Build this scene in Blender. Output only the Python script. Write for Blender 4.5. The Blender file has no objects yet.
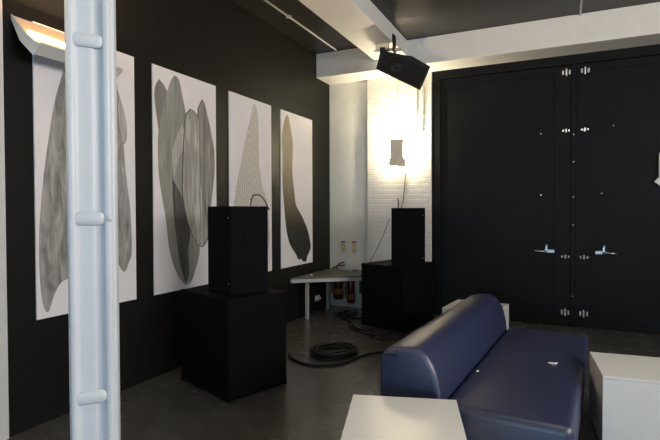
import bpy, bmesh, math, random
from mathutils import Vector, Matrix
random.seed(7)
C = bpy.context.scene.collection
PI = math.pi
R = math.radians

# ------------------------------------------------------------------ camera
cd = bpy.data.cameras.new('camera'); cam = bpy.data.objects.new('camera', cd); C.objects.link(cam)
cd.sensor_width = 36.0; cd.lens = 495.5 * 36.0 / 660.0; cd.clip_start = 0.05
YAW, PITCH, ROLL = 0.4389, -0.0201, -0.0029
cam.matrix_world = (Matrix.Translation((0, 0, 1.6)) @ Matrix.Rotation(YAW, 4, 'Z') @
                    Matrix.Rotation(PI / 2 + PITCH, 4, 'X') @ Matrix.Rotation(ROLL, 4, 'Z'))
bpy.context.scene.camera = cam

# ------------------------------------------------------------------ world, daylight, exposure
XL, XR, YB, YR, ZC = -3.533, 4.2, 7.52, -9.0, 4.06       # room
vs = bpy.context.scene.view_settings
vs.view_transform = 'Standard'; vs.look = 'None'; vs.gamma = 1.0; vs.use_curve_mapping = False
vs.exposure = 0.0
w = bpy.data.worlds.new('world'); bpy.context.scene.world = w; w.use_nodes = True
bg = w.node_tree.nodes['Background']
bg.inputs['Color'].default_value = (0.55, 0.75, 1.0, 1); bg.inputs['Strength'].default_value = 0.9


def area_light(name, loc, rot, sx, sy, energy, color, spread=180):
    l = bpy.data.lights.new(name, 'AREA'); l.shape = 'RECTANGLE'; l.size = sx; l.size_y = sy
    l.energy = energy; l.color = color; l.spread = R(spread)
    o = bpy.data.objects.new(name, l); C.objects.link(o); o.location = loc; o.rotation_euler = rot
    return o


# daylight through the window in the wall behind the camera
WX0, WX1, WZ0, WZ1 = -3.0, 3.6, 0.7, 3.2
area_light('window_light', ((WX0 + WX1) / 2, YR - 0.12, (WZ0 + WZ1) / 2), (PI / 2, 0, 0), WX1 - WX0, WZ1 - WZ0, 330,
           (0.48, 0.74, 1.0))


# soft neutral fill through an added, unseen high window in the right wall
RY0, RY1, RZ0, RZ1 = -1.0, 4.6, 1.9, 3.5
area_light('window_light', (XR + 0.12, (RY0 + RY1) / 2, (RZ0 + RZ1) / 2), (PI / 2, 0, PI / 2), RY1 - RY0, RZ1 - RZ0, 330,
           (1.0, 0.96, 0.93))


# ------------------------------------------------------------------ materials
def new_mat(name):
    m = bpy.data.materials.new(name); m.use_nodes = True
    nt = m.node_tree; b = nt.nodes['Principled BSDF']
    return m, nt, b


def N(nt, typ, **kw):
    n = nt.nodes.new(typ)
    for k, v in kw.items(): setattr(n, k, v)
    return n


def objcoord(nt, scale=(1, 1, 1), rot=(0, 0, 0), loc=(0, 0, 0)):
    tc = N(nt, 'ShaderNodeTexCoord'); mp = N(nt, 'ShaderNodeMapping')
    mp.inputs['Scale'].default_value = scale; mp.inputs['Rotation'].default_value = rot; mp.inputs['Location'].default_value = loc
    nt.links.new(tc.outputs['Object'], mp.inputs['Vector'])
    return mp.outputs['Vector']


def mat(name, col, rough=0.5, metal=0.0, var=0.12, scale=6.0, bump=0.05, bscale=40.0, spec=0.5, coat=0.0):
    """plain material with a little procedural colour variation and surface grain"""
    m, nt, b = new_mat(name)
    v = objcoord(nt)
    n = N(nt, 'ShaderNodeTexNoise'); n.inputs['Scale'].default_value = scale; n.inputs['Detail'].default_value = 5
    nt.links.new(v, n.inputs['Vector'])
    r = N(nt, 'ShaderNodeValToRGB')
    r.color_ramp.elements[0].position = 0.3; r.color_ramp.elements[1].position = 0.7
    r.color_ramp.elements[0].color = tuple(c * (1 - var) for c in col) + (1,)
    r.color_ramp.elements[1].color = tuple(min(1, c * (1 + var)) for c in col) + (1,)
    nt.links.new(n.outputs['Fac'], r.inputs['Fac']); nt.links.new(r.outputs['Color'], b.inputs['Base Color'])
    b.inputs['Roughness'].default_value = rough; b.inputs['Metallic'].default_value = metal
    b.inputs['Specular IOR Level'].default_value = spec
    b.inputs['Coat Weight'].default_value = coat
    if bump:
        n2 = N(nt, 'ShaderNodeTexNoise'); n2.inputs['Scale'].default_value = bscale
        nt.links.new(v, n2.inputs['Vector'])
        bp = N(nt, 'ShaderNodeBump'); bp.inputs['Strength'].default_value = bump; bp.inputs['Distance'].default_value = 0.01
        nt.links.new(n2.outputs['Fac'], bp.inputs['Height']); nt.links.new(bp.outputs['Normal'], b.inputs['Normal'])
    return m


def emis(name, col, strength):
    m, nt, b = new_mat(name)
    b.inputs['Base Color'].default_value = col + (1,)
    b.inputs['Emission Color'].default_value = col + (1,); b.inputs['Emission Strength'].default_value = strength
    return m


def panel_mat(name, col, swap, pw, ph, rough=0.6, seam=0.35, mortar=0.006, off=0.5, bump=0.4, spec=0.4, c2=0.88):
    """painted boards: brick texture laid in the wall plane, darker seams with a slight groove"""
    m, nt, b = new_mat(name)
    tc = N(nt, 'ShaderNodeTexCoord'); sx = N(nt, 'ShaderNodeSeparateXYZ'); cx = N(nt, 'ShaderNodeCombineXYZ')
    nt.links.new(tc.outputs['Object'], sx.inputs[0])
    a, c = swap
    nt.links.new(sx.outputs[a], cx.inputs['X']); nt.links.new(sx.outputs[c], cx.inputs['Y'])
    br = N(nt, 'ShaderNodeTexBrick'); br.offset = off
    br.inputs['Scale'].default_value = 1.0
    br.inputs['Brick Width'].default_value = pw; br.inputs['Row Height'].default_value = ph
    br.inputs['Mortar Size'].default_value = mortar; br.inputs['Mortar Smooth'].default_value = 0.4
    br.inputs['Color1'].default_value = col + (1,)
    br.inputs['Color2'].default_value = tuple(k * c2 for k in col) + (1,)
    br.inputs['Mortar'].default_value = tuple(k * seam for k in col) + (1,)
    nt.links.new(cx.outputs[0], br.inputs['Vector'])
    n = N(nt, 'ShaderNodeTexNoise'); n.inputs['Scale'].default_value = 3.0; n.inputs['Detail'].default_value = 6
    nt.links.new(tc.outputs['Object'], n.inputs['Vector'])
    mx = N(nt, 'ShaderNodeMixRGB', blend_type='MULTIPLY'); mx.inputs['Fac'].default_value = 0.15
    nt.links.new(br.outputs['Color'], mx.inputs['Color1']); nt.links.new(n.outputs['Color'], mx.inputs['Color2'])
    nt.links.new(mx.outputs['Color'], b.inputs['Base Color'])
    b.inputs['Roughness'].default_value = rough; b.inputs['Specular IOR Level'].default_value = spec
    n2 = N(nt, 'ShaderNodeTexNoise'); n2.inputs['Scale'].default_value = 22.0; n2.inputs['Detail'].default_value = 4
    nt.links.new(tc.outputs['Object'], n2.inputs['Vector'])
    ad = N(nt, 'ShaderNodeMath', operation='MULTIPLY_ADD'); ad.inputs[1].default_value = -1.0
    nt.links.new(br.outputs['Fac'], ad.inputs[0])
    sc = N(nt, 'ShaderNodeMath', operation='MULTIPLY'); sc.inputs[1].default_value = 0.35
    nt.links.new(n2.outputs['Fac'], sc.inputs[0]); nt.links.new(sc.outputs[0], ad.inputs[2])
    bp = N(nt, 'ShaderNodeBump'); bp.inputs['Strength'].default_value = bump; bp.inputs['Distance'].default_value = 0.012
    nt.links.new(ad.outputs[0], bp.inputs['Height']); nt.links.new(bp.outputs['Normal'], b.inputs['Normal'])
    return m


def concrete_mat():
    m, nt, b = new_mat('polished_concrete')
    v = objcoord(nt)
    n1 = N(nt, 'ShaderNodeTexNoise'); n1.inputs['Scale'].default_value = 1.3; n1.inputs['Detail'].default_value = 9
    n1.inputs['Roughness'].default_value = 0.65
    nt.links.new(v, n1.inputs['Vector'])
    r = N(nt, 'ShaderNodeValToRGB')
    r.color_ramp.elements[0].position = 0.3; r.color_ramp.elements[0].color = (0.044, 0.042, 0.037, 1)
    r.color_ramp.elements[1].position = 0.72; r.color_ramp.elements[1].color = (0.095, 0.089, 0.078, 1)
    nt.links.new(n1.outputs['Fac'], r.inputs['Fac']); nt.links.new(r.outputs['Color'], b.inputs['Base Color'])
    b.inputs['Coat Weight'].default_value = 0.5; b.inputs['Coat Roughness'].default_value = 0.3
    n2 = N(nt, 'ShaderNodeTexNoise'); n2.inputs['Scale'].default_value = 5; n2.inputs['Detail'].default_value = 6
    nt.links.new(v, n2.inputs['Vector'])
    mr = N(nt, 'ShaderNodeMapRange'); mr.inputs['To Min'].default_value = 0.18; mr.inputs['To Max'].default_value = 0.34
    nt.links.new(n2.outputs['Fac'], mr.inputs['Value']); nt.links.new(mr.outputs[0], b.inputs['Roughness'])
    bp = N(nt, 'ShaderNodeBump'); bp.inputs['Strength'].default_value = 0.03; bp.inputs['Distance'].default_value = 0.01
    nt.links.new(n2.outputs['Fac'], bp.inputs['Height']); nt.links.new(bp.outputs['Normal'], b.inputs['Normal'])
    return m


def print_mat(name, stops, scale=(1, 9, 1.2), zmix=None, speck=False, off=0, tilt=0):
    """printed picture: streaks along the height; optional tone change with height, optional pale flecks"""
    m, nt, b = new_mat(name)
    v = objcoord(nt, scale, rot=(tilt, 0, 0), loc=(off * 3.7, off * 5.3, off * 2.1))
    n = N(nt, 'ShaderNodeTexNoise'); n.inputs['Scale'].default_value = 2.6; n.inputs['Detail'].default_value = 7
    n.inputs['Distortion'].default_value = 0.8
    nt.links.new(v, n.inputs['Vector'])
    r = N(nt, 'ShaderNodeValToRGB'); el = r.color_ramp.elements
    el[0].position = stops[0][0]; el[0].color = stops[0][1] + (1,)
    el[1].position = stops[-1][0]; el[1].color = stops[-1][1] + (1,)
    for p, c in stops[1:-1]:
        e = el.new(p); e.color = c + (1,)
    nt.links.new(n.outputs['Fac'], r.inputs['Fac'])
    out = r.outputs['Color']
    if zmix:
        tc = N(nt, 'ShaderNodeTexCoord'); sp = N(nt, 'ShaderNodeSeparateXYZ')
        nt.links.new(tc.outputs['Object'], sp.inputs[0])
        mr = N(nt, 'ShaderNodeMapRange'); mr.inputs['From Min'].default_value = zmix[0]; mr.inputs['From Max'].default_value = zmix[1]
        nt.links.new(sp.outputs['Z'], mr.inputs['Value'])
        mx = N(nt, 'ShaderNodeMixRGB', blend_type='MULTIPLY'); mx.inputs['Fac'].default_value = 1.0
        r2 = N(nt, 'ShaderNodeValToRGB')
        r2.color_ramp.elements[0].color = zmix[2] + (1,); r2.color_ramp.elements[1].color = zmix[3] + (1,)
        nt.links.new(mr.outputs[0], r2.inputs['Fac'])
        nt.links.new(out, mx.inputs['Color1']); nt.links.new(r2.outputs['Color'], mx.inputs['Color2'])
        out = mx.outputs['Color']
    if speck:
        vo = N(nt, 'ShaderNodeTexNoise'); vo.inputs['Scale'].default_value = 38; vo.inputs['Detail'].default_value = 3
        tc2 = N(nt, 'ShaderNodeTexCoord'); nt.links.new(tc2.outputs['Object'], vo.inputs['Vector'])
        rs = N(nt, 'ShaderNodeValToRGB'); rs.color_ramp.elements[0].position = 0.66; rs.color_ramp.elements[1].position = 0.76
        nt.links.new(vo.outputs['Fac'], rs.inputs['Fac'])
        sp2 = N(nt, 'ShaderNodeSeparateXYZ'); nt.links.new(tc2.outputs['Object'], sp2.inputs[0])
        m2 = N(nt, 'ShaderNodeMapRange'); m2.inputs['From Min'].default_value = 1.0; m2.inputs['From Max'].default_value = 0.55
        nt.links.new(sp2.outputs['Z'], m2.inputs['Value'])
        mm = N(nt, 'ShaderNodeMath', operation='MULTIPLY'); nt.links.new(rs.outputs['Color'], mm.inputs[0]); nt.links.new(m2.outputs[0], mm.inputs[1])
        mx2 = N(nt, 'ShaderNodeMixRGB'); nt.links.new(mm.outputs[0], mx2.inputs['Fac'])
        nt.links.new(out, mx2.inputs['Color1']); mx2.inputs['Color2'].default_value = (0.45, 0.45, 0.42, 1)
        out = mx2.outputs['Color']
    nt.links.new(out, b.inputs['Base Color']); b.inputs['Roughness'].default_value = 0.55
    return m


def chevron_mat(name, yc):
    """printed feather with rippled barbs running down and out from its middle"""
    m, nt, b = new_mat(name)
    tc = N(nt, 'ShaderNodeTexCoord'); sp = N(nt, 'ShaderNodeSeparateXYZ'); nt.links.new(tc.outputs['Object'], sp.inputs[0])
    no = N(nt, 'ShaderNodeTexNoise'); no.inputs['Scale'].default_value = 5.0; no.inputs['Detail'].default_value = 4
    nt.links.new(tc.outputs['Object'], no.inputs['Vector'])
    s = N(nt, 'ShaderNodeMath', operation='SUBTRACT'); s.inputs[1].default_value = yc; nt.links.new(sp.outputs['Y'], s.inputs[0])
    a = N(nt, 'ShaderNodeMath', operation='ABSOLUTE'); nt.links.new(s.outputs[0], a.inputs[0])
    k = N(nt, 'ShaderNodeMath', operation='MULTIPLY_ADD'); k.inputs[1].default_value = 2.6
    nt.links.new(a.outputs[0], k.inputs[0]); nt.links.new(sp.outputs['Z'], k.inputs[2])
    k2 = N(nt, 'ShaderNodeMath', operation='MULTIPLY_ADD'); k2.inputs[1].default_value = 0.36
    nt.links.new(no.outputs['Fac'], k2.inputs[0]); nt.links.new(k.outputs[0], k2.inputs[2])
    f = N(nt, 'ShaderNodeMath', operation='MULTIPLY'); f.inputs[1].default_value = 64.0; nt.links.new(k2.outputs[0], f.inputs[0])
    si = N(nt, 'ShaderNodeMath', operation='SINE'); nt.links.new(f.outputs[0], si.inputs[0])
    r = N(nt, 'ShaderNodeValToRGB')
    r.color_ramp.elements[0].color = (0.33, 0.32, 0.27, 1); r.color_ramp.elements[1].color = (0.66, 0.64, 0.60, 1)
    mr = N(nt, 'ShaderNodeMapRange'); mr.inputs['From Min'].default_value = -1; nt.links.new(si.outputs[0], mr.inputs['Value'])
    nt.links.new(mr.outputs[0], r.inputs['Fac']); nt.links.new(r.outputs['Color'], b.inputs['Base Color'])
    b.inputs['Roughness'].default_value = 0.55
    return m


M = {}
M['black_wall'] = panel_mat('black_painted_boards', (0.0085, 0.0082, 0.0070), ('Y', 'Z'), 1.9, 0.98, rough=0.5, seam=0.5, mortar=0.004, spec=0.15, bump=0.2)
M['black_ceiling'] = panel_mat('black_ceiling_boards', (0.015, 0.0145, 0.013), ('X', 'Y'), 1.2, 1.25, rough=0.36, seam=0.4, mortar=0.006, bump=0.12, spec=0.28)
M['white_wall'] = mat('white_painted_plaster', (0.75, 0.73, 0.65), 0.6, var=0.04, bump=0.08, bscale=14)
M['white_brick'] = panel_mat('white_painted_brick', (0.76, 0.73, 0.67), ('X', 'Z'), 0.22, 0.077, rough=0.55, seam=1.0, mortar=0.010, bump=0.5, c2=0.97)
M['rear_wall'] = mat('grey_painted_wall', (0.20, 0.19, 0.18), 0.7, var=0.05)
M['grey_white'] = mat('off_white_painted_plaster', (0.56, 0.56, 0.55), 0.6, var=0.04, bump=0.08, bscale=14)
M['concrete'] = concrete_mat()
M['beam_white'] = mat('white_painted_beam', (0.70, 0.685, 0.645), 0.5, var=0.03, bump=0.03, bscale=8)
M['column_white'] = mat('glossy_white_steel_paint', (0.58, 0.62, 0.66), 0.36, var=0.03, bump=0.04, bscale=30)
M['door_black'] = mat('black_door_paint', (0.006, 0.0063, 0.0066), 0.5, var=0.25, scale=2.0, bump=0.04, bscale=12, spec=0.12)
M['black_carpet'] = mat('black_speaker_covering', (0.0022, 0.0022, 0.0023), 0.75, var=0.3, scale=60, bump=0.35, bscale=160, spec=0.1)
M['black_plastic'] = mat('black_plastic', (0.006, 0.006, 0.006), 0.5, var=0.1, spec=0.2)
M['grille'] = mat('black_perforated_grille', (0.006, 0.006, 0.006), 0.6, var=0.4, scale=180, bump=0.3, bscale=220, spec=0.15)
M['rubber'] = mat('black_rubber_cable', (0.004, 0.004, 0.004), 0.6, var=0.1)
M['chrome'] = mat('chrome', (0.45, 0.46, 0.48), 0.3, 1.0, var=0.02, bump=0)
M['steel'] = mat('brushed_steel', (0.45, 0.45, 0.43), 0.38, 1.0, var=0.05, bump=0)
M['grey_metal'] = mat('grey_painted_metal', (0.42, 0.42, 0.41), 0.4, var=0.05)
M['laminate'] = mat('white_laminate', (0.69, 0.69, 0.66), 0.2, var=0.015, scale=3, bump=0.0)
M['vinyl'] = mat('navy_blue_vinyl', (0.0145, 0.021, 0.064), 0.44, var=0.12, scale=3, bump=0.10, bscale=55, spec=1.0)
M['table_top'] = mat('grey_table_laminate', (0.10, 0.097, 0.088), 0.45, var=0.06, bump=0.02)
M['lamp_white'] = mat('white_lamp_enamel', (0.62, 0.62, 0.60), 0.4, var=0.03, bump=0)
M['reflector'] = mat('satin_reflector', (0.80, 0.68, 0.50), 0.35, 0.3, var=0.02, bump=0)
M['shield'] = mat('pale_grey_lamp_shield', (0.66, 0.60, 0.47), 0.5, var=0.03, bump=0)
M['red'] = mat('red_enamel', (0.11, 0.010, 0.012), 0.3, var=0.08, bump=0)
M['yellow_label'] = mat('yellow_label', (0.55, 0.47, 0.20), 0.5, var=0.1)
M['ochre'] = mat('worn_ochre_label', (0.30, 0.14, 0.05), 0.5, var=0.2, scale=30)
M['red_label'] = mat('red_label', (0.50, 0.06, 0.04), 0.5, var=0.05)
M['cream'] = mat('cream_paper', (0.62, 0.60, 0.48), 0.6, var=0.05)
M['dark_green'] = mat('dark_green_plastic', (0.012, 0.045, 0.018), 0.5)
M['paper'] = mat('poster_paper', (0.74, 0.715, 0.735), 0.5, var=0.02, bump=0.02, bscale=3)
M['scrap'] = mat('white_scrap', (0.75, 0.72, 0.62), 0.6, var=0.05)
M['tube'] = emis('glowing_lamp_tube', (1.0, 0.50, 0.18), 35)
M['bulb'] = emis('glowing_halogen_bulb', (1.0, 0.78, 0.48), 60)
M['glass'] = new_mat('window_glass')[0]
_b = M['glass'].node_tree.nodes['Principled BSDF']
_b.inputs['Transmission Weight'].default_value = 1; _b.inputs['Roughness'].default_value = 0.0; _b.inputs['IOR'].default_value = 1.02


# ------------------------------------------------------------------ mesh helpers
def add_box(bm, x0, x1, y0, y1, z0, z1, mx=None):
    v = [bm.verts.new((x, y, z)) for z in (z0, z1) for x, y in ((x0, y0), (x1, y0), (x1, y1), (x0, y1))]
    for f in ((3, 2, 1, 0), (4, 5, 6, 7), (0, 1, 5, 4), (1, 2, 6, 5), (2, 3, 7, 6), (3, 0, 4, 7)):
        bm.faces.new([v[i] for i in f])
    if mx is not None: bmesh.ops.transform(bm, matrix=mx, verts=v)
    return v


def add_prism(bm, pts, h, mx=None):
    """pts: 2-D outline (counter-clockwise), extruded from 0 to h along +Z, then moved by mx"""
    a = [bm.verts.new((p[0], p[1], 0)) for p in pts]; b = [bm.verts.new((p[0], p[1], h)) for p in pts]
    n = len(pts)
    bm.faces.new(a[::-1]); bm.faces.new(b)
    for i in range(n): bm.faces.new((a[i], a[(i + 1) % n], b[(i + 1) % n], b[i]))
    if mx is not None: bmesh.ops.transform(bm, matrix=mx, verts=a + b)
    return a + b


def add_tube(bm, pts, r, seg=10, closed=False):
    pts = [Vector(p) for p in pts]; rings = []; n = len(pts); up = None
    for i, p in enumerate(pts):
        if closed: t = pts[(i + 1) % n] - pts[i - 1]
        else: t = pts[min(i + 1, n - 1)] - pts[max(i - 1, 0)]
        t.normalize()
        if up is None: up = Vector((0, 0, 1)) if abs(t.z) < 0.9 else Vector((1, 0, 0))
        s = t.cross(up)
        if s.length < 1e-4: s = t.orthogonal()
        s.normalize(); u = s.cross(t); up = u
        rr = r[i] if isinstance(r, (list, tuple)) else r
        rings.append([bm.verts.new(p + s * math.cos(2 * PI * k / seg) * rr + u * math.sin(2 * PI * k / seg) * rr) for k in range(seg)])
    for i in range(n if closed else n - 1):
        A, B = rings[i], rings[(i + 1) % n]
        for k in range(seg): bm.faces.new((A[k], A[(k + 1) % seg], B[(k + 1) % seg], B[k]))
    if not closed:
        bm.faces.new(rings[0][::-1]); bm.faces.new(rings[-1])


def add_lathe(bm, prof, loc=(0, 0, 0), seg=20, mx=None):
    rings = []; vs_ = []
    for r, z in prof:
        ring = [bm.verts.new((loc[0] + math.cos(2 * PI * k / seg) * max(r, 1e-4), loc[1] + math.sin(2 * PI * k / seg) * max(r, 1e-4), loc[2] + z)) for k in range(seg)]
        rings.append(ring); vs_ += ring
    for A, B in zip(rings, rings[1:]):
        for k in range(seg): bm.faces.new((A[k], A[(k + 1) % seg], B[(k + 1) % seg], B[k]))
    bm.faces.new(rings[0][::-1]); bm.faces.new(rings[-1])
    if mx is not None: bmesh.ops.transform(bm, matrix=mx, verts=vs_)


def smooth_path(pts, k=6, closed=False):
    pts = [Vector(p) for p in pts]; out = []; n = len(pts)
    for i in range(n if closed else n - 1):
        if closed: p0, p1, p2, p3 = pts[i - 1], pts[i], pts[(i + 1) % n], pts[(i + 2) % n]
        else: p0, p1, p2, p3 = pts[max(i - 1, 0)], pts[i], pts[i + 1], pts[min(i + 2, n - 1)]
        for j in range(k):
            t = j / k
            out.append(0.5 * ((2 * p1) + (p2 - p0) * t + (2 * p0 - 5 * p1 + 4 * p2 - p3) * t * t + (3 * p1 - p0 - 3 * p2 + p3) * t ** 3))
    if not closed: out.append(pts[-1])
    return out


def obj(name, bm, m, parent=None, loc=None, rot=None, bevel=0.0, seg=2, smooth=False):
    bmesh.ops.recalc_face_normals(bm, faces=bm.faces)
    me = bpy.data.meshes.new(name); bm.to_mesh(me); bm.free()
    me.materials.append(m)
    if smooth:
        for p in me.polygons: p.use_smooth = True
    o = bpy.data.objects.new(name, me); C.objects.link(o)
    if loc: o.location = loc
    if rot: o.rotation_euler = rot
    if parent: o.parent = parent
    if bevel:
        b = o.modifiers.new('bevel', 'BEVEL'); b.width = bevel; b.segments = seg; b.limit_method = 'ANGLE'; b.angle_limit = R(40)
        b.harden_normals = False
    return o


def box(name, m, dims, parent=None, bevel=0.0, mx=None, **kw):
    bm = bmesh.new(); add_box(bm, *dims, mx=mx)
    return obj(name, bm, m, parent, bevel=bevel, **kw)


def tag(o, label, cat, group=None):
    o['label'] = label; o['category'] = cat
    if group: o['group'] = group
    return o


def thing(name, label, cat, loc=(0, 0, 0), rz=0.0, group=None):
    o = bpy.data.objects.new(name, None); C.objects.link(o); o.empty_display_size = 0.1
    o.location = loc; o.rotation_euler = (0, 0, rz)
    return tag(o, label, cat, group)


def struct(o):
    o['kind'] = 'structure'; return o


def dup(root, loc, rz, label):
    r = root.copy(); C.objects.link(r); r.location = loc; r.rotation_euler = (0, 0, rz); r['label'] = label
    for ch in list(root.children):
        c = ch.copy(); C.objects.link(c); c.parent = r
        for g in list(ch.children):
            d = g.copy(); C.objects.link(d); d.parent = c
    return r


# ------------------------------------------------------------------ the room
struct(box('floor', M['concrete'], (XL - 0.2, XR + 0.2, YR - 0.2, YB + 0.3, -0.15, 0)))
struct(box('ceiling', M['black_ceiling'], (XL - 0.2, XR + 0.2, YR - 0.2, YB + 0.3, ZC, ZC + 0.15)))
struct(box('wall_left', M['black_wall'], (XL - 0.2, XL, YR - 0.2, YB + 0.3, 0, ZC)))
bm = bmesh.new()
add_box(bm, XR, XR + 0.2, YR - 0.2, RY0, 0, ZC); add_box(bm, XR, XR + 0.2, RY1, YB + 0.3, 0, ZC)
add_box(bm, XR, XR + 0.2, RY0, RY1, 0, RZ0); add_box(bm, XR, XR + 0.2, RY0, RY1, RZ1, ZC)
struct(obj('wall_right', bm, M['rear_wall']))
wf = bmesh.new()
for k in range(5):
    yk = RY0 + 0.03 + (RY1 - RY0 - 0.06) * k / 4; add_box(wf, XR + 0.02, XR + 0.08, yk - 0.03, yk + 0.03, RZ0, RZ1)
for a, b_ in ((RZ0, RZ0 + 0.06), (RZ1 - 0.06, RZ1)): add_box(wf, XR + 0.02, XR + 0.08, RY0, RY1, a, b_)
struct(obj('fill_window', wf, M['rear_wall']))  # frame of the window added for the fill from the right
# white end of the left wall at the frame's edge
struct(box('trim_1', M['grey_white'], (XL, XL + 0.02, 0.6, 2.165, 0, ZC)))
# back wall: plain plaster, then (in the same plane) the wall behind the doors
DX0, DZ1 = -1.80, 3.70
bm = bmesh.new()
add_box(bm, XL, DX0, YB, YB + 0.2, 0, ZC); add_box(bm, DX0, XR, YB + 0.06, YB + 0.2, 0, ZC); add_box(bm, DX0, XR, YB, YB + 0.06, DZ1, ZC)
struct(obj('wall_back', bm, M['white_wall']))
struct(box('trim_2', M['white_brick'], (-2.845, DX0 - 0.002, YB - 0.055, YB, 0, 3.685), bevel=0.008))
# rear wall with its window opening
bm = bmesh.new()
add_box(bm, XL, WX0, YR - 0.2, YR, 0, ZC); add_box(bm, WX1, XR, YR - 0.2, YR, 0, ZC)
add_box(bm, WX0, WX1, YR - 0.2, YR, 0, WZ0); add_box(bm, WX0, WX1, YR - 0.2, YR, WZ1, ZC)
struct(obj('wall_rear', bm, M['rear_wall']))
wf = bmesh.new()
for a, b_ in ((WX0, WX0 + 0.06), (WX1 - 0.06, WX1), (-1.38, -1.32), (0.27, 0.33), (1.92, 1.98)): add_box(wf, a, b_, YR - 0.08, YR - 0.02, WZ0, WZ1)
for a, b_ in ((WZ0, WZ0 + 0.06), (WZ1 - 0.06, WZ1)): add_box(wf, WX0, WX1, YR - 0.08, YR - 0.02, a, b_)
win = struct(obj('window_1', wf, M['lamp_white']))
# beams under the ceiling
struct(box('ceiling_beam', M['beam_white'], (XL, XR, 7.03, YB, 3.686, ZC), bevel=0.006))
struct(box('ceiling_beam', M['beam_white'], (-2.56, -2.057, YR, 7.03, 3.83, ZC), bevel=0.006))
# conduits along the ceiling
for x, y0, lab in ((-3.15, YR, 'thin pale conduit running along the ceiling near the black left wall'),
                   (0.188, YR, 'thin grey conduit on the ceiling right of the hanging loudspeaker, ending at the cross beam')):
    t = thing('ceiling_conduit', lab, 'conduit', (x, 0, ZC), 0, 'ceiling conduits')
    bm = bmesh.new(); add_tube(bm, [(0, y0, -0.013), (0, 7.026, -0.013)], 0.012, 8); obj('pipe', bm, M['lamp_white'], t, smooth=True)
    for y in (2.2, 4.0, 5.5):
        bm = bmesh.new(); add_box(bm, -0.03, 0.03, y - 0.012, y + 0.012, -0.028, 0); obj('clip', bm, M['lamp_white'], t)

# ------------------------------------------------------------------ the black doors
fr = bmesh.new(); FY = YB - 0.04
add_box(fr, DX0, -1.67, FY, YB + 0.06, 0, DZ1); add_box(fr, 2.16, 2.30, FY, YB + 0.06, 0, DZ1); add_box(fr, -1.67, 2.16, FY, YB + 0.06, 3.56, DZ1)
struct(obj('trim_3', fr, M['door_black'], bevel=0.006))
struct(box('trim_4', M['door_black'], (2.302, XR, YB - 0.02, YB + 0.06, 0, 3.684)))


def knuckle(bm, x, y, z, r, h, w):
    for dx, k in ((-0.36, 0.62), (0.0, 1.0), (0.36, 0.62)):
        add_tube(bm, [(x + dx * w, y - 0.012, z - h * k / 2), (x + dx * w, y - 0.012, z + h * k / 2)], w * 0.14, 10)


def door_leaf(name, x0, x1, hx, side):
    """side +1: leaf left of the middle post (hinges at its right)"""
    bm = bmesh.new(); y0 = FY + 0.015
    add_box(bm, x0, x1, y0 + 0.012, YB + 0.05, 0.012, 3.552)
    # stiles and rails standing proud of the recessed panel
    st = 0.20
    xa, xb = (x1 - st, x1) if side > 0 else (x0, x0 + st)
    add_box(bm, xa, xb, y0, y0 + 0.012, 0.012, 3.552)
    xc, xd = (x0, x0 + 0.05) if side > 0 else (x1 - 0.05, x1)
    add_box(bm, xc, xd, y0, y0 + 0.012, 0.012, 3.552)
    ra, rb = (xd, xa) if side > 0 else (xb, xc)
    add_box(bm, ra, rb, y0, y0 + 0.012, 3.45, 3.552); add_box(bm, ra, rb, y0, y0 + 0.012, 0.012, 0.10)
    d = struct(obj(name, bm, M['door_black'], bevel=0.003))
    for z, h, wd in ((3.455, 0.10, 0.115), (2.67, 0.05, 0.10), (0.955, 0.06, 0.12), (0.19, 0.10, 0.115)):
        bm = bmesh.new(); knuckle(bm, hx, y0, z, 0.014, h, wd); obj('hinge', bm, M['chrome'], d, bevel=0.004)
    # lever set: flat plate, upright latch knob, lever pointing away from the post
    lx = hx - 0.235 if side > 0 else hx + 0.235
    bm = bmesh.new(); add_box(bm, lx - 0.10 if side < 0 else lx - 0.03, lx + 0.03 if side < 0 else lx + 0.10, y0 - 0.012, y0, 1.0, 1.045)
    obj('lock_plate', bm, M['steel'], d, bevel=0.004)
    bm = bmesh.new()
    add_tube(bm, [(lx, y0 - 0.04, 1.022), (lx - side * 0.15, y0 - 0.045, 1.018)], [0.013, 0.015], 10)
    add_tube(bm, [(lx, y0, 1.022), (lx, y0 - 0.05, 1.022)], 0.018, 12)
    obj('lever_handle', bm, M['chrome'], d, smooth=True)
    bm = bmesh.new(); add_box(bm, lx - 0.012, lx + 0.012, y0 - 0.02, y0, 1.03, 1.10); add_lathe(bm, [(0.0, -0.016), (0.02, -0.01), (0.02, 0.012), (0, 0.016)], (lx, y0 - 0.02, 1.105), 12)
    obj('latch_knob', bm, M['chrome'], d, bevel=0.002)
    return d


d1 = door_leaf('door_1', -1.665, 0.098, 0.035, 1)
d2 = door_leaf('door_2', 0.156, 2.155, 0.262, -1)
for d, spots in ((d1, [(-0.279, 2.651), (-0.274, 1.80)]), (d2, [(0.60, 2.70), (0.47, 1.81)])):
    for x, z in spots:
        bm = bmesh.new(); add_lathe(bm, [(0.012, 0), (0.012, 0.006), (0.006, 0.011)], (0, 0, 0), 10, Matrix.Translation((x, FY + 0.027, z)) @ Matrix.Rotation(PI / 2, 4, 'X'))
        obj('stud', bm, M['chrome'], d)
post = struct(box('trim_5', M['door_black'], (0.102, 0.152, FY - 0.006, YB + 0.05, 0.005, 3.556), bevel=0.004))
for z in (2.607, 2.242, 1.767, 1.387, 0.42):
    bm = bmesh.new(); add_lathe(bm, [(0.012, 0), (0.012, 0.006), (0.006, 0.011)], (0, 0, 0), 10, Matrix.Translation((0.132, FY - 0.006, z)) @ Matrix.Rotation(PI / 2, 4, 'X'))
    obj('stud', bm, M['chrome'], post)
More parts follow.
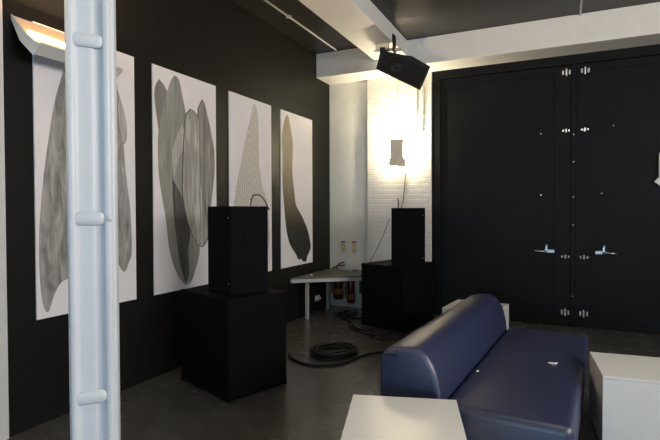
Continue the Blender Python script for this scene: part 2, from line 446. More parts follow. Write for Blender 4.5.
# white angled bracket at the right edge
t = thing('wall_bracket', 'white angled bracket fixed to the black door at the right edge of the photo', 'bracket', (1.165, FY + 0.027, 1.9))
bm = bmesh.new(); add_box(bm, -0.062, 0.045, -0.05, 0, 0.12, 0.41); obj('upright', bm, M['lamp_white'], t, bevel=0.004)
bm = bmesh.new(); add_box(bm, -0.04, 0.04, -0.05, 0, -0.10, 0.06, Matrix.Translation((-0.02, 0, 0.10)) @ Matrix.Rotation(R(38), 4, 'Y'))
obj('foot', bm, M['lamp_white'], t, bevel=0.004)

# ------------------------------------------------------------------ steel column with welded battens
t = thing('steel_column', 'white painted steel column with rounded welded bars standing in the left foreground', 'column', (-1.645, 1.345, 0), R(50))
bm = bmesh.new(); H = ZC
add_prism(bm, smooth_path([(-0.086, 0.03, 0), (-0.086, -0.012, 0), (-0.080, -0.021, 0), (-0.068, -0.022, 0), (-0.058, -0.014, 0), (-0.050, -0.008, 0), (-0.03, -0.007, 0), (0.004, -0.007, 0),
                       (0.012, 0.002, 0), (0.028, 0.004, 0), (0.038, -0.006, 0), (0.046, -0.017, 0), (0.060, -0.020, 0), (0.070, -0.013, 0), (0.075, -0.003, 0), (0.082, 0.001, 0), (0.086, 0.01, 0), (0.082, 0.09, 0), (-0.082, 0.09, 0)], 3, True), H)
for v in bm.verts: v.co.x *= 0.965
obj('column_shaft', bm, M['column_white'], t, smooth=False, bevel=0.002)
for z in (0.19, 0.878, 1.57, 2.25, 2.93, 3.61):
    bm = bmesh.new()
    prof = [(0.004, 0), (0.016, 0.003), (0.024, 0.011), (0.027, 0.022), (0.027, 0.098), (0.024, 0.109), (0.016, 0.116), (0.004, 0.119)]
    add_lathe(bm, prof, (0, 0, 0), 14, Matrix.Translation((-0.076, -0.010, z)) @ Matrix.Diagonal((1, 0.42, 1, 1)) @ Matrix.Rotation(PI / 2, 4, 'Y'))
    obj('batten', bm, M['column_white'], t, smooth=True)
bm = bmesh.new(); add_lathe(bm, [(0.004, 0), (0.013, 0.004), (0.013, 0.016), (0.004, 0.02)], (0, 0, 0), 12, Matrix.Translation((0.048, -0.016, 1.57)) @ Matrix.Rotation(PI / 2, 4, 'Y'))
obj('weld_boss', bm, M['column_white'], t, smooth=True)

# ------------------------------------------------------------------ posters
ART = {
    'P1': {
        'left': [(0.254, 1.923), (0.212, 1.804), (0.168, 1.657), (0.12, 1.414), (0.079, 1.153), (0.051, 0.935), (0.029, 0.704), (0.022, 0.507), (0.027, 0.294), (0.039, 0.154), (0.063, 0.063), (0.091, 0.046), (0.12, 0.114), (0.146, 0.179), (0.188, 0.242), (0.231, 0.268), (0.293, 0.3), (0.405, 0.49), (0.448, 0.897), (0.454, 1.306), (0.405, 1.744), (0.318, 1.986)],
        'right': [(0.581, 2.056), (0.703, 2.021), (0.744, 1.945), (0.764, 1.854), (0.795, 1.694), (0.813, 1.477), (0.832, 1.214), (0.867, 0.949), (0.889, 0.77), (0.897, 0.44), (0.865, 0.348), (0.811, 0.264), (0.738, 0.36), (0.641, 0.558), (0.566, 0.983), (0.535, 1.564)],
        'lobe': [(0.775, 1.821), (0.817, 1.716), (0.848, 1.571), (0.846, 1.437), (0.812, 1.407), (0.781, 1.517), (0.762, 1.688)],
    },
    'P2': {
        'f1': [(0.084, 2.074), (0.038, 2.006), (0.02, 1.936), (0.029, 1.824), (0.05, 1.694), (0.077, 1.565), (0.128, 1.446), (0.198, 1.601), (0.215, 1.899), (0.163, 2.015)],
        'f2': [(0.288, 2.157), (0.246, 2.102), (0.213, 2.032), (0.161, 1.898), (0.118, 1.76), (0.078, 1.613), (0.061, 1.489), (0.061, 1.342), (0.072, 1.151), (0.108, 0.94), (0.154, 0.74), (0.177, 0.568), (0.2, 0.429), (0.243, 0.295), (0.305, 0.178), (0.362, 0.1), (0.428, 0.046), (0.497, 0.056), (0.537, 0.091), (0.592, 0.198), (0.628, 0.279), (0.654, 0.411), (0.63, 0.707), (0.572, 1.13), (0.501, 1.645), (0.444, 1.846), (0.401, 1.997), (0.368, 2.108), (0.331, 2.152)],
        'dark': [(0.247, 1.132), (0.257, 0.864), (0.296, 0.562), (0.35, 0.285), (0.428, 0.07), (0.483, 0.168), (0.47, 0.398), (0.503, 0.563), (0.46, 0.762), (0.373, 0.967)],
        'f5': [(0.405, 1.692), (0.353, 1.624), (0.301, 1.536), (0.25, 1.391), (0.255, 1.252), (0.282, 1.114), (0.312, 1.237), (0.357, 1.361), (0.409, 1.428), (0.425, 1.573)],
        'f4': [(0.716, 1.998), (0.669, 1.925), (0.647, 1.847), (0.649, 1.56), (0.668, 1.135), (0.711, 0.651), (0.785, 0.55), (0.812, 0.703), (0.849, 0.924), (0.886, 1.147), (0.902, 1.314), (0.89, 1.502), (0.841, 1.694), (0.792, 1.85), (0.752, 1.962)],
        'f3': [(0.527, 1.861), (0.481, 1.818), (0.45, 1.751), (0.425, 1.532), (0.406, 1.223), (0.409, 0.916), (0.474, 0.689), (0.564, 0.518), (0.675, 0.421), (0.759, 0.486), (0.793, 0.572), (0.73, 0.868), (0.668, 1.189), (0.656, 1.508), (0.651, 1.752), (0.597, 1.838)],
    },
    'P3': {
        'f': [(0.518, 2.158), (0.481, 2.076), (0.443, 1.972), (0.339, 1.708), (0.274, 1.517), (0.22, 1.361), (0.134, 1.111), (0.084, 0.878), (0.062, 0.636), (0.078, 0.339), (0.196, 0.137), (0.451, 0.085), (0.727, 0.134), (0.851, 0.348), (0.854, 0.613), (0.824, 0.884), (0.69, 1.135), (0.634, 1.389), (0.625, 1.58), (0.617, 1.713), (0.612, 1.935), (0.584, 2.088)],
    },
    'P4': {
        'f': [(0.172, 2.156), (0.116, 2.097), (0.077, 2.013), (0.037, 1.877), (0.025, 1.754), (0.042, 1.505), (0.039, 1.158), (0.077, 0.888), (0.129, 0.572), (0.184, 0.415), (0.254, 0.303), (0.414, 0.161), (0.486, 0.081), (0.567, 0.082), (0.629, 0.041), (0.738, 0.036), (0.758, 0.095), (0.811, 0.145), (0.868, 0.209), (0.875, 0.301), (0.778, 0.513), (0.597, 0.721), (0.421, 0.891), (0.363, 1.121), (0.327, 1.286), (0.317, 1.465), (0.339, 1.695), (0.326, 1.817), (0.283, 1.947), (0.222, 2.115)],
    },
}


def art(name, pts, m, parent, layer):
    """printed shape: (y, z) outline on the poster's face"""
    bm = bmesh.new()
    tip = max(range(len(pts)), key=lambda i: pts[i][1])
    pts = pts[:tip] + [pts[tip]] * 2 + pts[tip + 1:]                 # a doubled point keeps the tip sharp
    pp = smooth_path([(p[0], p[1], 0) for p in pts], 4, True)
    pp = [p for i, p in enumerate(pp) if (p - pp[i - 1]).length > 1e-4]
    mx = Matrix(((0, 0, 1, 0.0121), (1, 0, 0, 0), (0, 1, 0, 0), (0, 0, 0, 1)))
    vs_ = add_prism(bm, [(p.x, p.y) for p in pp], 0.0003 * layer, mx)
    return obj(name, bm, m, parent)


G = lambda v, t=(1, 0.98, 0.93): tuple(v * k for k in t)
A_p1 = print_mat('feather_print_grey', [(0.3, G(0.13)), (0.5, G(0.27)), (0.7, G(0.42))], (1, 7, 1.6), off=1)
A_dk = print_mat('feather_print_dark', [(0.3, G(0.035)), (0.6, G(0.08)), (0.75, G(0.2))], (1, 10, 1.0), off=2)
A_o1 = print_mat('feather_print_dark_olive', [(0.3, G(0.15)), (0.6, G(0.21)), (0.75, G(0.26))], (1, 8, 0.9), off=3)
A_ol = print_mat('feather_print_olive', [(0.3, G(0.20, (0.97, 1, 0.88))), (0.55, G(0.27, (1, 1, 0.9))), (0.75, G(0.34))], (1, 8, 0.9), off=4)
A_md = print_mat('feather_print_mid', [(0.3, G(0.13)), (0.5, G(0.20)), (0.68, G(0.36))], (1, 12, 0.8), off=5, tilt=0.12)
A_m2 = print_mat('feather_print_streaked', [(0.3, G(0.20)), (0.5, G(0.30)), (0.64, G(0.50))], (1, 12, 0.8), off=6, tilt=0.22)
A_lt = print_mat('feather_print_pale', [(0.3, G(0.30)), (0.55, G(0.42)), (0.7, G(0.55))], (1, 10, 0.8), off=7)
A_p3 = chevron_mat('feather_print_rippled', 0.40)
A_p4 = print_mat('feather_print_fading', [(0.3, G(0.8)), (0.6, G(1.0))], (1, 8, 0.8), (0.55, 1.85, (0.006, 0.006, 0.0055), (0.33, 0.29, 0.19)), True)
plan = {
    'P1': (2.387, 0.947, 'tall white poster of two grey feathers, partly behind the white column', [('left', A_p1, 1), ('right', A_p1, 1), ('lobe', A_lt, 2)]),
    'P2': (3.556, 0.945, 'white poster of a cluster of overlapping grey feathers, second from the column', [('f1', A_o1, 1), ('f2', A_ol, 2), ('dark', A_dk, 3), ('f5', A_lt, 4), ('f4', A_md, 4), ('f3', A_m2, 5)]),
    'P3': (4.744, 0.922, 'white poster of one pale rippled pointed feather above the black loudspeaker', [('f', A_p3, 1)]),
    'P4': (5.914, 0.945, 'white poster of one slim feather fading to black, nearest the white wall', [('f', A_p4, 1)]),
}
for k, (y, wd, lab, shapes) in plan.items():
    t = thing('feather_poster', lab, 'poster', (XL, y, 0.791), 0, 'feather posters on the black wall')
    box('paper', M['paper'], (0.001, 0.012, 0, wd, 0, 2.199), t)
    for nm, m, ly in shapes:
        pts = ART[k][nm]
        if nm in ('f3', 'f4', 'f5', 'lobe'):                                # thin dark printed edge round the upper feathers
            cy = sum(p[0] for p in pts) / len(pts); cz = sum(p[1] for p in pts) / len(pts)
            art('feather_print', [(cy + (p[0] - cy) * 1.09, cz + (p[1] - cz) * 1.012) for p in pts], A_dk if nm != 'f5' else A_o1, t, ly * 2 - 1)
        art('feather_print', pts, m, t, ly * 2)

# ------------------------------------------------------------------ uplight on the left wall
WARM = (1.0, 0.55, 0.26)


def wall_trough(loc, rz, length, label, UP, tint):
    t = thing('wall_uplight', label, 'lamp', loc, rz, 'wall uplights')
    prof = [(0.0, 0.30), (0.0, 0.27), (0.10, 0.115), (0.235, 0.0), (0.315, 0.06), (0.305, 0.075), (0.235, 0.02), (0.11, 0.128), (0.012, 0.278), (0.012, 0.30)]
    mx = Matrix(((1, 0, 0, 0), (0, 0, 1, 0.012), (0, 1, 0, 0), (0, 0, 0, 1)))
    bm = bmesh.new(); add_prism(bm, prof, length - 0.024, mx); obj('housing', bm, M['lamp_white'], t)
    for y in (0, length - 0.012):
        bm = bmesh.new(); add_prism(bm, [(0, 0.31), (0, 0.275), (0.095, 0.11), (0.235, -0.01), (0.32, 0.055), (0.23, 0.10), (0.13, 0.18)], 0.012, Matrix(((1, 0, 0, 0), (0, 0, 1, y), (0, 1, 0, 0), (0, 0, 0, 1))))
        obj('end_plate', bm, M['lamp_white'], t)
    bm = bmesh.new(); add_prism(bm, [(0.014, 0.298), (0.014, 0.285), (0.115, 0.135), (0.234, 0.034), (0.292, 0.075), (0.286, 0.08), (0.234, 0.044), (0.122, 0.142), (0.02, 0.292)], length - 0.04, Matrix(((1, 0, 0, 0), (0, 0, 1, 0.02), (0, 1, 0, 0), (0, 0, 0, 1))))
    obj('reflector', bm, M['reflector'], t)
    bm = bmesh.new(); add_tube(bm, [(0.14, 0.035, 0.17), (0.155, length - 0.10, 0.155)], 0.016, 10); obj('lamp_tube', bm, M['tube'], t, smooth=True)
    l = bpy.data.lights.new('uplight_glow', 'AREA'); l.shape = 'RECTANGLE'; l.size = 0.22; l.size_y = length - 0.1; l.energy = UP; l.color = tint
    lo = bpy.data.objects.new('uplight_glow', l); C.objects.link(lo); lo.parent = t
    lo.location = (0.17, length / 2, 0.21); lo.rotation_euler = (0, R(180 + 48), 0)
    return t


wall_trough((XL, 2.235, 2.68), 0, 0.70, 'white angled wall uplight glowing orange, mounted high behind the white column', 85, (1.0, 0.70, 0.42))
wall_trough((XR, -2.5, 2.68), PI, 0.70, 'added unseen white wall uplight on the right wall level with the rear uplight', 45, (1.0, 0.84, 0.58))  # fixture added out of view as warm fill from the right
wall_trough((XR, 3.0, 2.68), PI, 0.70, 'added unseen white wall uplight on the right wall nearer the rear window', 45, (1.0, 0.84, 0.58))  # second added fixture, fills the beam's right side
wall_trough((XL, -1.2, 2.68), 0, 0.70, 'added white wall uplight on the left wall, unseen behind the camera', 120, (1.0, 0.84, 0.58))  # unseen fixture put in to brighten the beam's underside

t = thing('ceiling_fill_lamp', 'white ceiling fill lamp added above the sofa, unseen overhead', 'lamp', (0.3, 2.0, ZC))  # lamp added out of view to brighten the cube tops
box('housing', M['lamp_white'], (-0.16, 0.16, -0.65, 0.65, -0.07, 0), t, bevel=0.006)
box('diffuser', emis('glowing_diffuser', (1.0, 0.86, 0.68), 4), (-0.14, 0.14, -0.62, 0.62, -0.085, -0.0701), t)
l = bpy.data.lights.new('lamp_glow', 'AREA'); l.shape = 'RECTANGLE'; l.size = 0.28; l.size_y = 1.2; l.energy = 14; l.color = (1.0, 0.95, 0.82)
lo = bpy.data.objects.new('lamp_glow', l); C.objects.link(lo); lo.parent = t; lo.location = (0, 0, -0.09)

# ------------------------------------------------------------------ lamp on the brick pier
t = thing('wall_lamp', 'boxy wall lamp washing the white brick with bright warm light', 'lamp', (-2.275, YB - 0.055, 2.27))
bm = bmesh.new(); add_prism(bm, [(-0.098, 0.10), (0.098, 0.10), (0.108, 0.40), (-0.108, 0.40)], 0.012, Matrix(((1, 0, 0, 0), (0, 0, -1, -0.235), (0, 1, 0, 0), (0, 0, 0, 1))))
obj('shield', bm, M['shield'], t, bevel=0.003)
box('lamp_body', M['shield'], (-0.115, 0.115, -0.26, -0.19, 0.0, 0.115), t, bevel=0.006)
for s in (-1, 1):
    bm = bmesh.new(); add_tube(bm, [(s * 0.12, -0.22, 0.02), (s * 0.135, -0.22, 0.05), (s * 0.135, -0.22, 0.14), (s * 0.112, -0.225, 0.155)], 0.007, 8)
    obj('side_loop', bm, M['grey_metal'], t)
box('back_plate', M['lamp_white'], (-0.06, 0.06, -0.012, 0, 0.02, 0.12), t)
box('arm', M['lamp_white'], (-0.02, 0.02, -0.19, -0.012, 0.05, 0.08), t)
bm = bmesh.new(); add_tube(bm, [(-0.07, -0.17, 0.27), (0.07, -0.17, 0.27)], 0.012, 10); obj('bulb', bm, M['bulb'], t, smooth=True)
l = bpy.data.lights.new('lamp_glow', 'AREA'); l.shape = 'RECTANGLE'; l.size = 0.16; l.size_y = 0.16; l.energy = 72; l.color = (1.0, 0.86, 0.60)
lo = bpy.data.objects.new('lamp_glow', l); C.objects.link(lo); lo.parent = t; lo.location = (0, -0.12, 0.25); lo.rotation_euler = (R(92), 0, 0)
l = bpy.data.lights.new('lamp_glow', 'AREA'); l.shape = 'RECTANGLE'; l.size = 0.2; l.size_y = 0.10; l.energy = 32; l.color = (1.0, 0.86, 0.60)
lo = bpy.data.objects.new('lamp_glow', l); C.objects.link(lo); lo.parent = t; lo.location = (0, -0.15, 0.40); lo.rotation_euler = (R(180), 0, 0)

# cables on the brick
def cable(name, pts, r, label, m=None, k=6, group=None):
    bm = bmesh.new(); add_tube(bm, smooth_path(pts, k), r, 8)
    return tag(obj(name, bm, m or M['rubber'], smooth=True), label, 'cable', group)


PY = YB - 0.055
cable('wall_cable', [(-2.33, PY - 0.012, 3.68), (-2.332, PY - 0.012, 3.35), (-2.33, PY - 0.012, 3.08)], 0.009, 'pale cable hanging straight down the brick above the wall lamp', M['cream'])
cable('wall_cable', [(-2.03, PY - 0.012, 3.68), (-2.03, PY - 0.012, 3.30), (-2.03, PY - 0.012, 3.02)], 0.009, 'pale cable on the brick below the right end of the hanging loudspeaker', M['cream'])
cable('wall_cable', [(-1.945, PY - 0.014, 3.68), (-1.94, PY - 0.014, 3.25), (-1.95, PY - 0.014, 2.78)], 0.009, 'pale cable on the brick nearest the black door, ending in a plug', M['cream'])
cable('lamp_cable', [(-2.20, PY - 0.03, 2.25), (-2.205, PY - 0.03, 2.1), (-2.23, PY - 0.03, 1.8), (-2.27, PY - 0.06, 1.55), (-2.30, PY - 0.10, 1.3)], 0.007, 'thin dark cable hanging from the wall lamp behind the loudspeaker', M['rubber'])

# ------------------------------------------------------------------ hanging loudspeaker
rd = Vector((-0.27795, 0.92263, 0.26740)); ctr = Vector((-1.906, 6.328, 3.434))
rt = rd.cross(Vector((0, 0, 1))).normalized(); uu = rt.cross(rd).normalized()
t = thing('hanging_loudspeaker', 'black loudspeaker hanging tilted from the white ceiling beam', 'loudspeaker', ctr)
base = Matrix(((rt.x, rd.x, uu.x, 0), (rt.y, rd.y, uu.y, 0), (rt.z, rd.z, uu.z, 0), (0, 0, 0, 1)))
face = [(-0.354, 0.026), (0.223, -0.269), (0.354, 0.026), (0.118, 0.168), (-0.013, 0.192), (-0.289, 0.263)]
toy = Matrix(((1, 0, 0, 0), (0, 0, 1, 0), (0, 1, 0, 0), (0, 0, 0, 1)))
bm = bmesh.new(); add_prism(bm, face, 0.26, base @ toy)
obj('cabinet', bm, M['black_plastic'], t, bevel=0.008)
ax = math.atan2(-0.295, 0.577)
bm = bmesh.new(); add_box(bm, -0.30, 0.27, -0.012, -0.001, -0.125, 0.125, base @ Matrix.Translation((0.0, 0, 0.0)) @ Matrix.Rotation(-ax, 4, 'Y'))
obj('front_grille', bm, M['grille'], t, bevel=0.005)
for px, pz, r in ((-0.08, 0.04, 0.085), (-0.235, 0.115, 0.04)):
    bm = bmesh.new(); add_lathe(bm, [(r, 0), (r, 0.006), (r * 0.86, 0.008), (r * 0.8, 0.003), (r * 0.3, 0.001), (r * 0.2, 0.006), (0, 0.008)], (0, 0, 0), 24, base @ Matrix.Translation((px, -0.012, pz)) @ Matrix.Rotation(PI / 2, 4, 'X'))
    obj('woofer' if r > 0.05 else 'tweeter', bm, M['black_plastic'], t, smooth=True)
def loc(x, y, z): return base @ Vector((x, y, z))
bm = bmesh.new()
add_box(bm, -2.06 - ctr.x, -1.975 - ctr.x + 0.02, 6.36 - ctr.y, 6.40 - ctr.y, 3.71 - ctr.z, 3.745 - ctr.z)
add_box(bm, -2.32 - ctr.x, -2.02 - ctr.x, 6.36 - ctr.y, 6.42 - ctr.y, 3.735 - ctr.z, 3.76 - ctr.z)
obj('mounting_bar', bm, M['steel'], t, bevel=0.003)
box('clamp_plate', M['black_plastic'], (-2.052 - ctr.x, -2.04 - ctr.x, 6.33 - ctr.y, 6.45 - ctr.y, 3.70 - ctr.z, 3.93 - ctr.z), t)
bm = bmesh.new(); add_box(bm, -2.30 - ctr.x, -2.12 - ctr.x, 6.36 - ctr.y, 6.40 - ctr.y, 3.76 - ctr.z, 3.828 - ctr.z); obj('spacer', bm, M['cream'], t)
bm = bmesh.new(); add_box(bm, -0.30, -0.235, 0.05, 0.12, 0.18, 0.30, base); obj('yoke_arm', bm, M['black_plastic'], t, bevel=0.003)

# ------------------------------------------------------------------ the two stacks of loudspeakers
SG = 'black bass cabinets on the floor'


def sub(wx, dy, h, loc_, rz, label):
    t = thing('bass_speaker', label, 'loudspeaker', loc_, rz, SG)
    box('cabinet', M['black_carpet'], (0, wx, 0, dy, 0.012, h), t, bevel=0.012)
    # metal corner protectors, recessed side handles
    for x in (0, wx):
        for y in (0, dy):
            for z in (0.012, h):
                bm = bmesh.new(); sx, sy, sz = (1 if x == 0 else -1), (1 if y == 0 else -1), (1 if z < 0.1 else -1)
                q = lambda a, s, d: (a - 0.003 * s, a + d * s) if s > 0 else (a + d * s, a - 0.003 * s)
                add_box(bm, *q(x, sx, 0.045), *q(y, sy, 0.045), *q(z, sz, 0.045)); obj('corner_cap', bm, M['black_carpet'], t, bevel=0.008)
    box('grille', M['grille'], (0.04, wx - 0.04, dy, dy + 0.012, 0.06, h - 0.05), t, bevel=0.006)
    for x, s in ((0, -1), (wx, 1)):
        bm = bmesh.new(); xa, xb = sorted((x, x + s * 0.006))
        add_box(bm, xa, xb, dy / 2 - 0.09, dy / 2 + 0.09, h * 0.6, h * 0.6 + 0.10); obj('handle', bm, M['black_carpet'], t, bevel=0.003)
    return t


# local x runs along the long back face; origin at the near-left corner of the footprint
def place(front, ang, wx, dy, h, label):
    u = Vector((math.cos(ang), math.sin(ang), 0)); o = Vector(front) - u * wx
    return sub(wx, dy, h, o, ang, label)


place((-2.491, 3.328, 0), R(-20.2), 0.80, 0.62, 0.86, 'large black bass cabinet on the floor in front of the feather posters')
place((-1.862, 6.203, 0), R(-16), 0.69, 0.80, 0.86, 'large black bass cabinet on the floor below the lit brick beside the black door')


def top_speaker(loc_, rz, w0, w1, dy, h, label, s=1.0):
    """tapered cabinet: narrow back (w0) towards -y, wide grille side (w1) towards +y"""
    t = thing('top_loudspeaker', label, 'loudspeaker', loc_, rz, 'black loudspeakers standing on bass cabinets')
    bm = bmesh.new(); add_prism(bm, [(-w0 / 2, 0), (w0 / 2, 0), (w1 / 2, dy), (-w1 / 2, dy)], h); obj('cabinet', bm, M['black_carpet'], t, bevel=0.01)
    bm = bmesh.new(); add_box(bm, -w1 / 2 + 0.02, w1 / 2 - 0.02, dy, dy + 0.014, 0.03, h - 0.03); obj('grille', bm, M['grille'], t, bevel=0.006)
    bm = bmesh.new(); add_box(bm, -0.07, 0.07, -0.004, 0, 0.15, 0.27); obj('connector_plate', bm, M['black_carpet'], t)
    for z in (0.1, h - 0.1):
        bm = bmesh.new(); add_lathe(bm, [(0.006, 0), (0.006, 0.003), (0.002, 0.005)], (0, 0, 0), 8, Matrix.Translation((w0 / 2 - 0.03, 0, z)) @ Matrix.Rotation(PI / 2, 4, 'X')); obj('screw', bm, M['steel'], t)
    for s_ in (-1, 1):
        bm = bmesh.new(); add_box(bm, -0.008, 0.008, -0.05, 0.05, -0.09, 0.09, Matrix.Translation((s_ * (w0 + w1) / 4, dy / 2, h * 0.62)) @ Matrix.Rotation(-s_ * math.atan2((w1 - w0) / 2, dy), 4, 'Z')); obj('handle', bm, M['black_carpet'], t, bevel=0.003)
    return t


top_speaker((-2.748, 3.541, 0.861), R(-15.1), 0.33, 0.50, 0.36, 0.775, 'black loudspeaker with a loop of cable on top, standing before the rippled feather poster')
top_speaker((-1.875, 6.45, 0.861), R(6), 0.46, 0.30, 0.30, 0.765, 'black loudspeaker standing in front of the lit white brick below the wall lamp')
cable('speaker_cable', [(-2.53, 3.72, 1.642), (-2.525, 3.725, 1.70), (-2.505, 3.735, 1.735), (-2.46, 3.75, 1.735), (-2.425, 3.765, 1.70), (-2.40, 3.78, 1.648), (-2.385, 3.80, 1.60)], 0.006, 'thin black cable looping over the top of the loudspeaker by the posters')
cable('speaker_cable', [(-2.03, 6.52, 1.63), (-2.03, 6.52, 1.70), (-2.035, 6.515, 1.75)], 0.008, 'short cable end standing up from the loudspeaker below the wall lamp')
cable('speaker_cable', [(-2.14, 6.46, 1.47), (-2.20, 6.48, 1.33), (-2.28, 6.50, 1.16), (-2.38, 6.52, 0.98), (-2.44, 6.53, 0.885), (-2.42, 6.56, 0.870)], 0.0045, 'thin black cable slanting from the loudspeaker below the wall lamp down to its bass cabinet')

# ------------------------------------------------------------------ low table in the corner
t = thing('low_table', 'low grey metal table in the corner beside the fire extinguishers', 'table', (-3.5, 6.28, 0))
top = [(0.0, -0.16), (1.02, 0.66), (1.0, 0.98), (0.03, 1.02)]
bm = bmesh.new(); add_prism(bm, top, 0.022, Matrix.Translation((0, 0, 0.612))); obj('tabletop', bm, M['table_top'], t, bevel=0.003)
bm = bmesh.new(); n = len(top)
for i in range(n):
    a, b_ = Vector(top[i] + (0,)), Vector(top[(i + 1) % n] + (0,)); d = (b_ - a); L = d.length
    add_box(bm, 0, L, 0, 0.03, 0.562, 0.611, Matrix.Translation(a) @ Matrix.Rotation(math.atan2(d.y, d.x), 4, 'Z'))
obj('apron', bm, M['grey_metal'], t)
for x, y in ((0.115, 0.135), (0.06, 0.96), (0.93, 0.68), (0.93, 0.93)):
    bm = bmesh.new(); add_box(bm, x - 0.022, x + 0.022, y - 0.022, y + 0.022, 0, 0.56); obj('leg', bm, M['grey_metal'], t, bevel=0.003)
bm = bmesh.new(); add_lathe(bm, [(0.028, 0), (0.03, 0.004), (0.022, 0.014), (0, 0.016)], (0, 0, 0), 14)
tag(obj('metal_cap', bm, M['steel'], loc=(-3.36, 6.50, 0.6345), smooth=True), 'small round metal cap lying on the front corner of the low table', 'cap')
# socket on the black wall
t = thing('wall_socket', 'white double socket on the black wall under the low table', 'socket', (XL, 7.03, 0.2))
box('plate', M['lamp_white'], (0, 0.012, -0.075, 0.075, -0.045, 0.045), t, bevel=0.003)
for y in (-0.036, 0.036):
    bm = bmesh.new(); add_lathe(bm, [(0.026, 0), (0.024, 0.03), (0.008, 0.034)], (0, 0, 0), 14, Matrix.Translation((0.012, y, 0)) @ Matrix.Rotation(PI / 2, 4, 'Y')); obj('outlet', bm, M['lamp_white'], t)


# ------------------------------------------------------------------ fire extinguishers, signs
def extinguisher(x, y, z, r, hb, label):
    t = thing('fire_extinguisher', label, 'fire extinguisher', (x, y, z), 0, 'red fire extinguishers on the white wall')
    bm = bmesh.new(); add_lathe(bm, [(r * 0.85, 0), (r, 0.02), (r, hb * 0.82), (r * 0.85, hb * 0.93), (r * 0.45, hb * 0.99), (r * 0.32, hb)], (0, 0, 0), 22); obj('cylinder', bm, M['red'], t, smooth=True)
    bm = bmesh.new(); add_lathe(bm, [(r * 1.012, hb * 0.16), (r * 1.012, hb * 0.36)], (0, 0, 0), 22); obj('label_band', bm, M['ochre'], t, smooth=True)
    bm = bmesh.new(); add_lathe(bm, [(0.024, hb), (0.028, hb + 0.02), (0.022, hb + 0.05), (0.012, hb + 0.055)], (0, 0, 0), 12); obj('valve', bm, M['steel'], t)
    bm = bmesh.new()
    add_tube(bm, [(-0.03, 0, hb + 0.04), (0.04, 0, hb + 0.06), (0.12, 0, hb + 0.075)], 0.011, 8); add_tube(bm, [(-0.03, 0, hb + 0.05), (0.03, 0, hb + 0.10), (0.11, 0, hb + 0.125)], 0.011, 8)
    obj('handle', bm, M['red'], t)
    bm = bmesh.new(); add_tube(bm, smooth_path([(-0.02, -0.01, hb + 0.03), (-r * 0.9, -0.02, hb + 0.02), (-r * 1.35, -0.02, hb - 0.06), (-r * 1.35, -0.02, hb * 0.5), (-r * 1.2, -0.02, hb * 0.18)], 5), 0.011, 8); obj('hose', bm, M['rubber'], t, smooth=True)
    box('wall_hook', M['steel'], (-0.02, 0.02, 0.02, YB - y, hb * 0.80, hb * 0.86), t)
    return t


extinguisher(-3.335, YB - 0.10, 0.135, 0.085, 0.49, 'larger red fire extinguisher behind the low table, nearer the black wall')
extinguisher(-3.115, YB - 0.09, 0.085, 0.066, 0.42, 'slimmer red fire extinguisher behind the low table, nearer the bass cabinet')
for x, lab in ((-3.285, 'small yellow and red instruction sign above the larger fire extinguisher'), (-3.09, 'small yellow and red instruction sign above the slimmer fire extinguisher')):
    t = thing('instruction_sign', lab, 'sign', (x, YB, 0.89), 0, 'fire extinguisher signs')
    box('plate', M['cream'], (-0.042, 0.042, -0.004, 0, 0, 0.20), t)
    box('header', M['red_label'], (-0.038, 0.038, -0.0055, -0.004, 0.17, 0.196), t)
    bm = bmesh.new()
    for z in (0.055, 0.125): add_box(bm, -0.036, 0.036, -0.0055, -0.004, z - 0.022, z + 0.022)
    obj('picture', bm, M['yellow_label'], t)
t = thing('green_case', 'dark green case on the wall between the slimmer extinguisher and the bass cabinet', 'case', (-2.90, YB, 0.25))
box('body', M['dark_green'], (-0.07, 0.10, -0.10, 0, 0, 0.28), t, bevel=0.01)
box('lid', M['dark_green'], (-0.075, 0.105, -0.105, 0, 0.281, 0.33), t, bevel=0.008)

# ------------------------------------------------------------------ cables on the floor
bm = bmesh.new(); pts = []
for i in range(8 * 28):
    a = 2 * PI * i / 28; turn = i / 28
    rr = 0.215 + 0.028 * math.sin(turn * 2.3) + 0.012 * math.sin(a * 2 + turn)
    pts.append((rr * math.cos(a) * 1.12, rr * math.sin(a), 0.012 + 0.0075 * turn + 0.004 * math.sin(a * 3)))
add_tube(bm, pts, 0.012, 8)
coil = tag(obj('coiled_cable', bm, M['rubber'], loc=(-2.29, 4.99, 0), rot=(0, 0, R(60)), smooth=True), 'coil of thick black cable lying on the concrete floor between the bass cabinets', 'cable')
cable('floor_cable', [(-2.72, 4.72, 0.013), (-2.55, 4.56, 0.013), (-2.32, 4.495, 0.013), (-2.07, 4.645, 0.013), (-1.97, 5.0, 0.013), (-1.87, 5.2, 0.013), (-1.76, 5.26, 0.013), (-1.72, 5.5, 0.013), (-1.75, 5.75, 0.013), (-1.55, 5.9, 0.013), (-1.3, 5.75, 0.013)], 0.012, 'black cable running over the floor from the near bass cabinet past the coil')
for pts, lab in (([(-2.62, 6.30, 0.012), (-2.45, 6.12, 0.012), (-2.25, 6.08, 0.012), (-2.18, 5.86, 0.012), (-2.0, 5.72, 0.012), (-1.85, 5.86, 0.012), (-1.6, 5.98, 0.012), (-1.5, 6.3, 0.012)], 'tangled black cable on the floor along the front of the far bass cabinet'),
                 ([(-3.05, 7.2, 0.012), (-3.1, 6.9, 0.012), (-2.9, 6.62, 0.012), (-2.7, 6.45, 0.012), (-2.62, 6.2, 0.012), (-2.3, 5.95, 0.012), (-2.05, 5.98, 0.012), (-1.9, 6.08, 0.012)], 'black cable winding out from under the low table to the far bass cabinet'),
                 ([(-2.95, 7.28, 0.012), (-2.85, 7.0, 0.012), (-2.95, 6.75, 0.012), (-2.75, 6.7, 0.012), (-2.65, 6.85, 0.012)], 'short loop of black cable on the floor under the low table')):
    cable('floor_cable', pts, 0.011, lab, group='loose cables near the far bass cabinet')

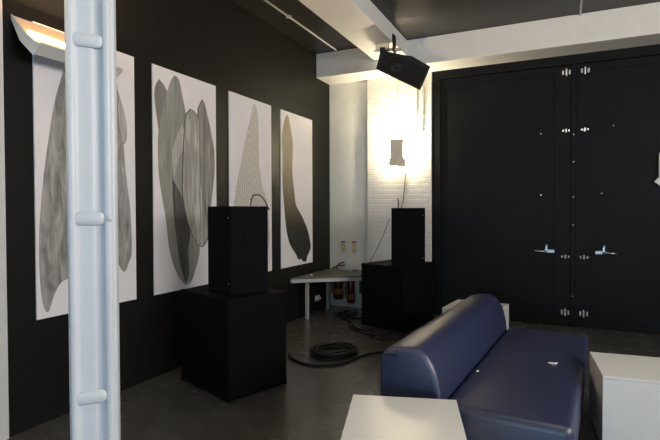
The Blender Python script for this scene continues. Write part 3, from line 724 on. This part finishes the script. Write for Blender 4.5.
# ------------------------------------------------------------------ navy sofa
SR = R(-4.1)
t = thing('bench_sofa', 'navy blue vinyl bench sofa with a rounded bolster back', 'sofa', (-0.665, 3.0, 0), SR)
prof = [(0.0, 0.13), (0.0, 0.40), (-0.010, 0.48), (-0.026, 0.56), (-0.05, 0.625), (-0.082, 0.68), (-0.12, 0.718), (-0.165, 0.736), (-0.21, 0.737), (-0.27, 0.730), (-0.33, 0.716), (-0.375, 0.692), (-0.40, 0.65), (-0.409, 0.59), (-0.41, 0.13)]
bm = bmesh.new(); add_prism(bm, prof, 2.3, Matrix(((1, 0, 0, 0), (0, 0, 1, 0), (0, 1, 0, 0), (0, 0, 0, 1))))
obj('backrest', bm, M['vinyl'], t, bevel=0.035, seg=5, smooth=True).modifiers['bevel'].angle_limit = R(60)
bm = bmesh.new(); add_box(bm, 0.001, 0.73, 0.0, 2.3, 0.13, 0.42)
o = obj('seat', bm, M['vinyl'], t, bevel=0.055, seg=6, smooth=True)
box('plinth', M['black_plastic'], (-0.36, 0.68, 0.06, 2.24, 0, 0.129), t)
bm = bmesh.new(); add_tube(bm, smooth_path([(-0.37, -0.003, 0.67), (-0.33, -0.004, 0.675), (-0.28, -0.004, 0.672)], 5), 0.004, 6); obj('seam', bm, M['rubber'], t)


def scrap(loc_, s, rz, label):
    bm = bmesh.new(); pts = [(-1, 0), (-0.4, -0.5), (0.5, -0.55), (1, 0.1), (0.4, 0.6), (-0.5, 0.45)]
    add_prism(bm, [(a * s, b_ * s) for a, b_ in pts], s * 0.15)
    for v in bm.verts: v.co.z += 0.25 * abs(v.co.x)
    return tag(obj('paper_scrap', bm, M['scrap'], loc=loc_, rot=(0, 0, rz)), label, 'scrap')


scrap((-0.06, 4.12, 0.4205), 0.036, 0.3, 'small white scrap lying on the middle of the navy sofa seat')
scrap((-0.555, 3.70, 0.4205), 0.018, 1.2, 'tiny white scrap in the crease of the navy sofa back')

# ------------------------------------------------------------------ white cubes
def cube_table(loc_, rz, label, wx=0.60, wy=0.60, h=0.50):
    t = thing('cube_table', label, 'table', loc_, rz, 'white laminate cube tables')
    bm = bmesh.new()
    add_box(bm, -wx / 2, -wx / 2 + 0.018, -wy / 2, wy / 2, 0.02, h - 0.0195); add_box(bm, wx / 2 - 0.018, wx / 2, -wy / 2, wy / 2, 0.02, h - 0.0195)
    add_box(bm, -wx / 2 + 0.018, wx / 2 - 0.018, -wy / 2, -wy / 2 + 0.018, 0.02, h - 0.0195); add_box(bm, -wx / 2 + 0.018, wx / 2 - 0.018, wy / 2 - 0.018, wy / 2, 0.02, h - 0.0195)
    obj('side_panels', bm, M['laminate'], t)
    box('top_panel', M['laminate'], (-wx / 2, wx / 2, -wy / 2, wy / 2, h - 0.019, h), t, bevel=0.003)
    box('plinth', M['black_plastic'], (-wx / 2 + 0.03, wx / 2 - 0.03, -wy / 2 + 0.03, wy / 2 - 0.03, 0, 0.0195), t)
    return t


a = R(16.5)
ct = cube_table((-0.838 + 0.30 * math.sin(a), 2.80 - 0.30 * math.cos(a), 0), a, 'white cube table in the front, at the near end of the navy sofa')
b2 = R(5)
dup(ct, (0.52, 4.03, 0), b2, 'white cube table at the right edge, beside the seat of the navy sofa')
dup(ct, (-0.89, 5.83, 0), R(-6), 'white cube table mostly hidden behind the far end of the navy sofa')
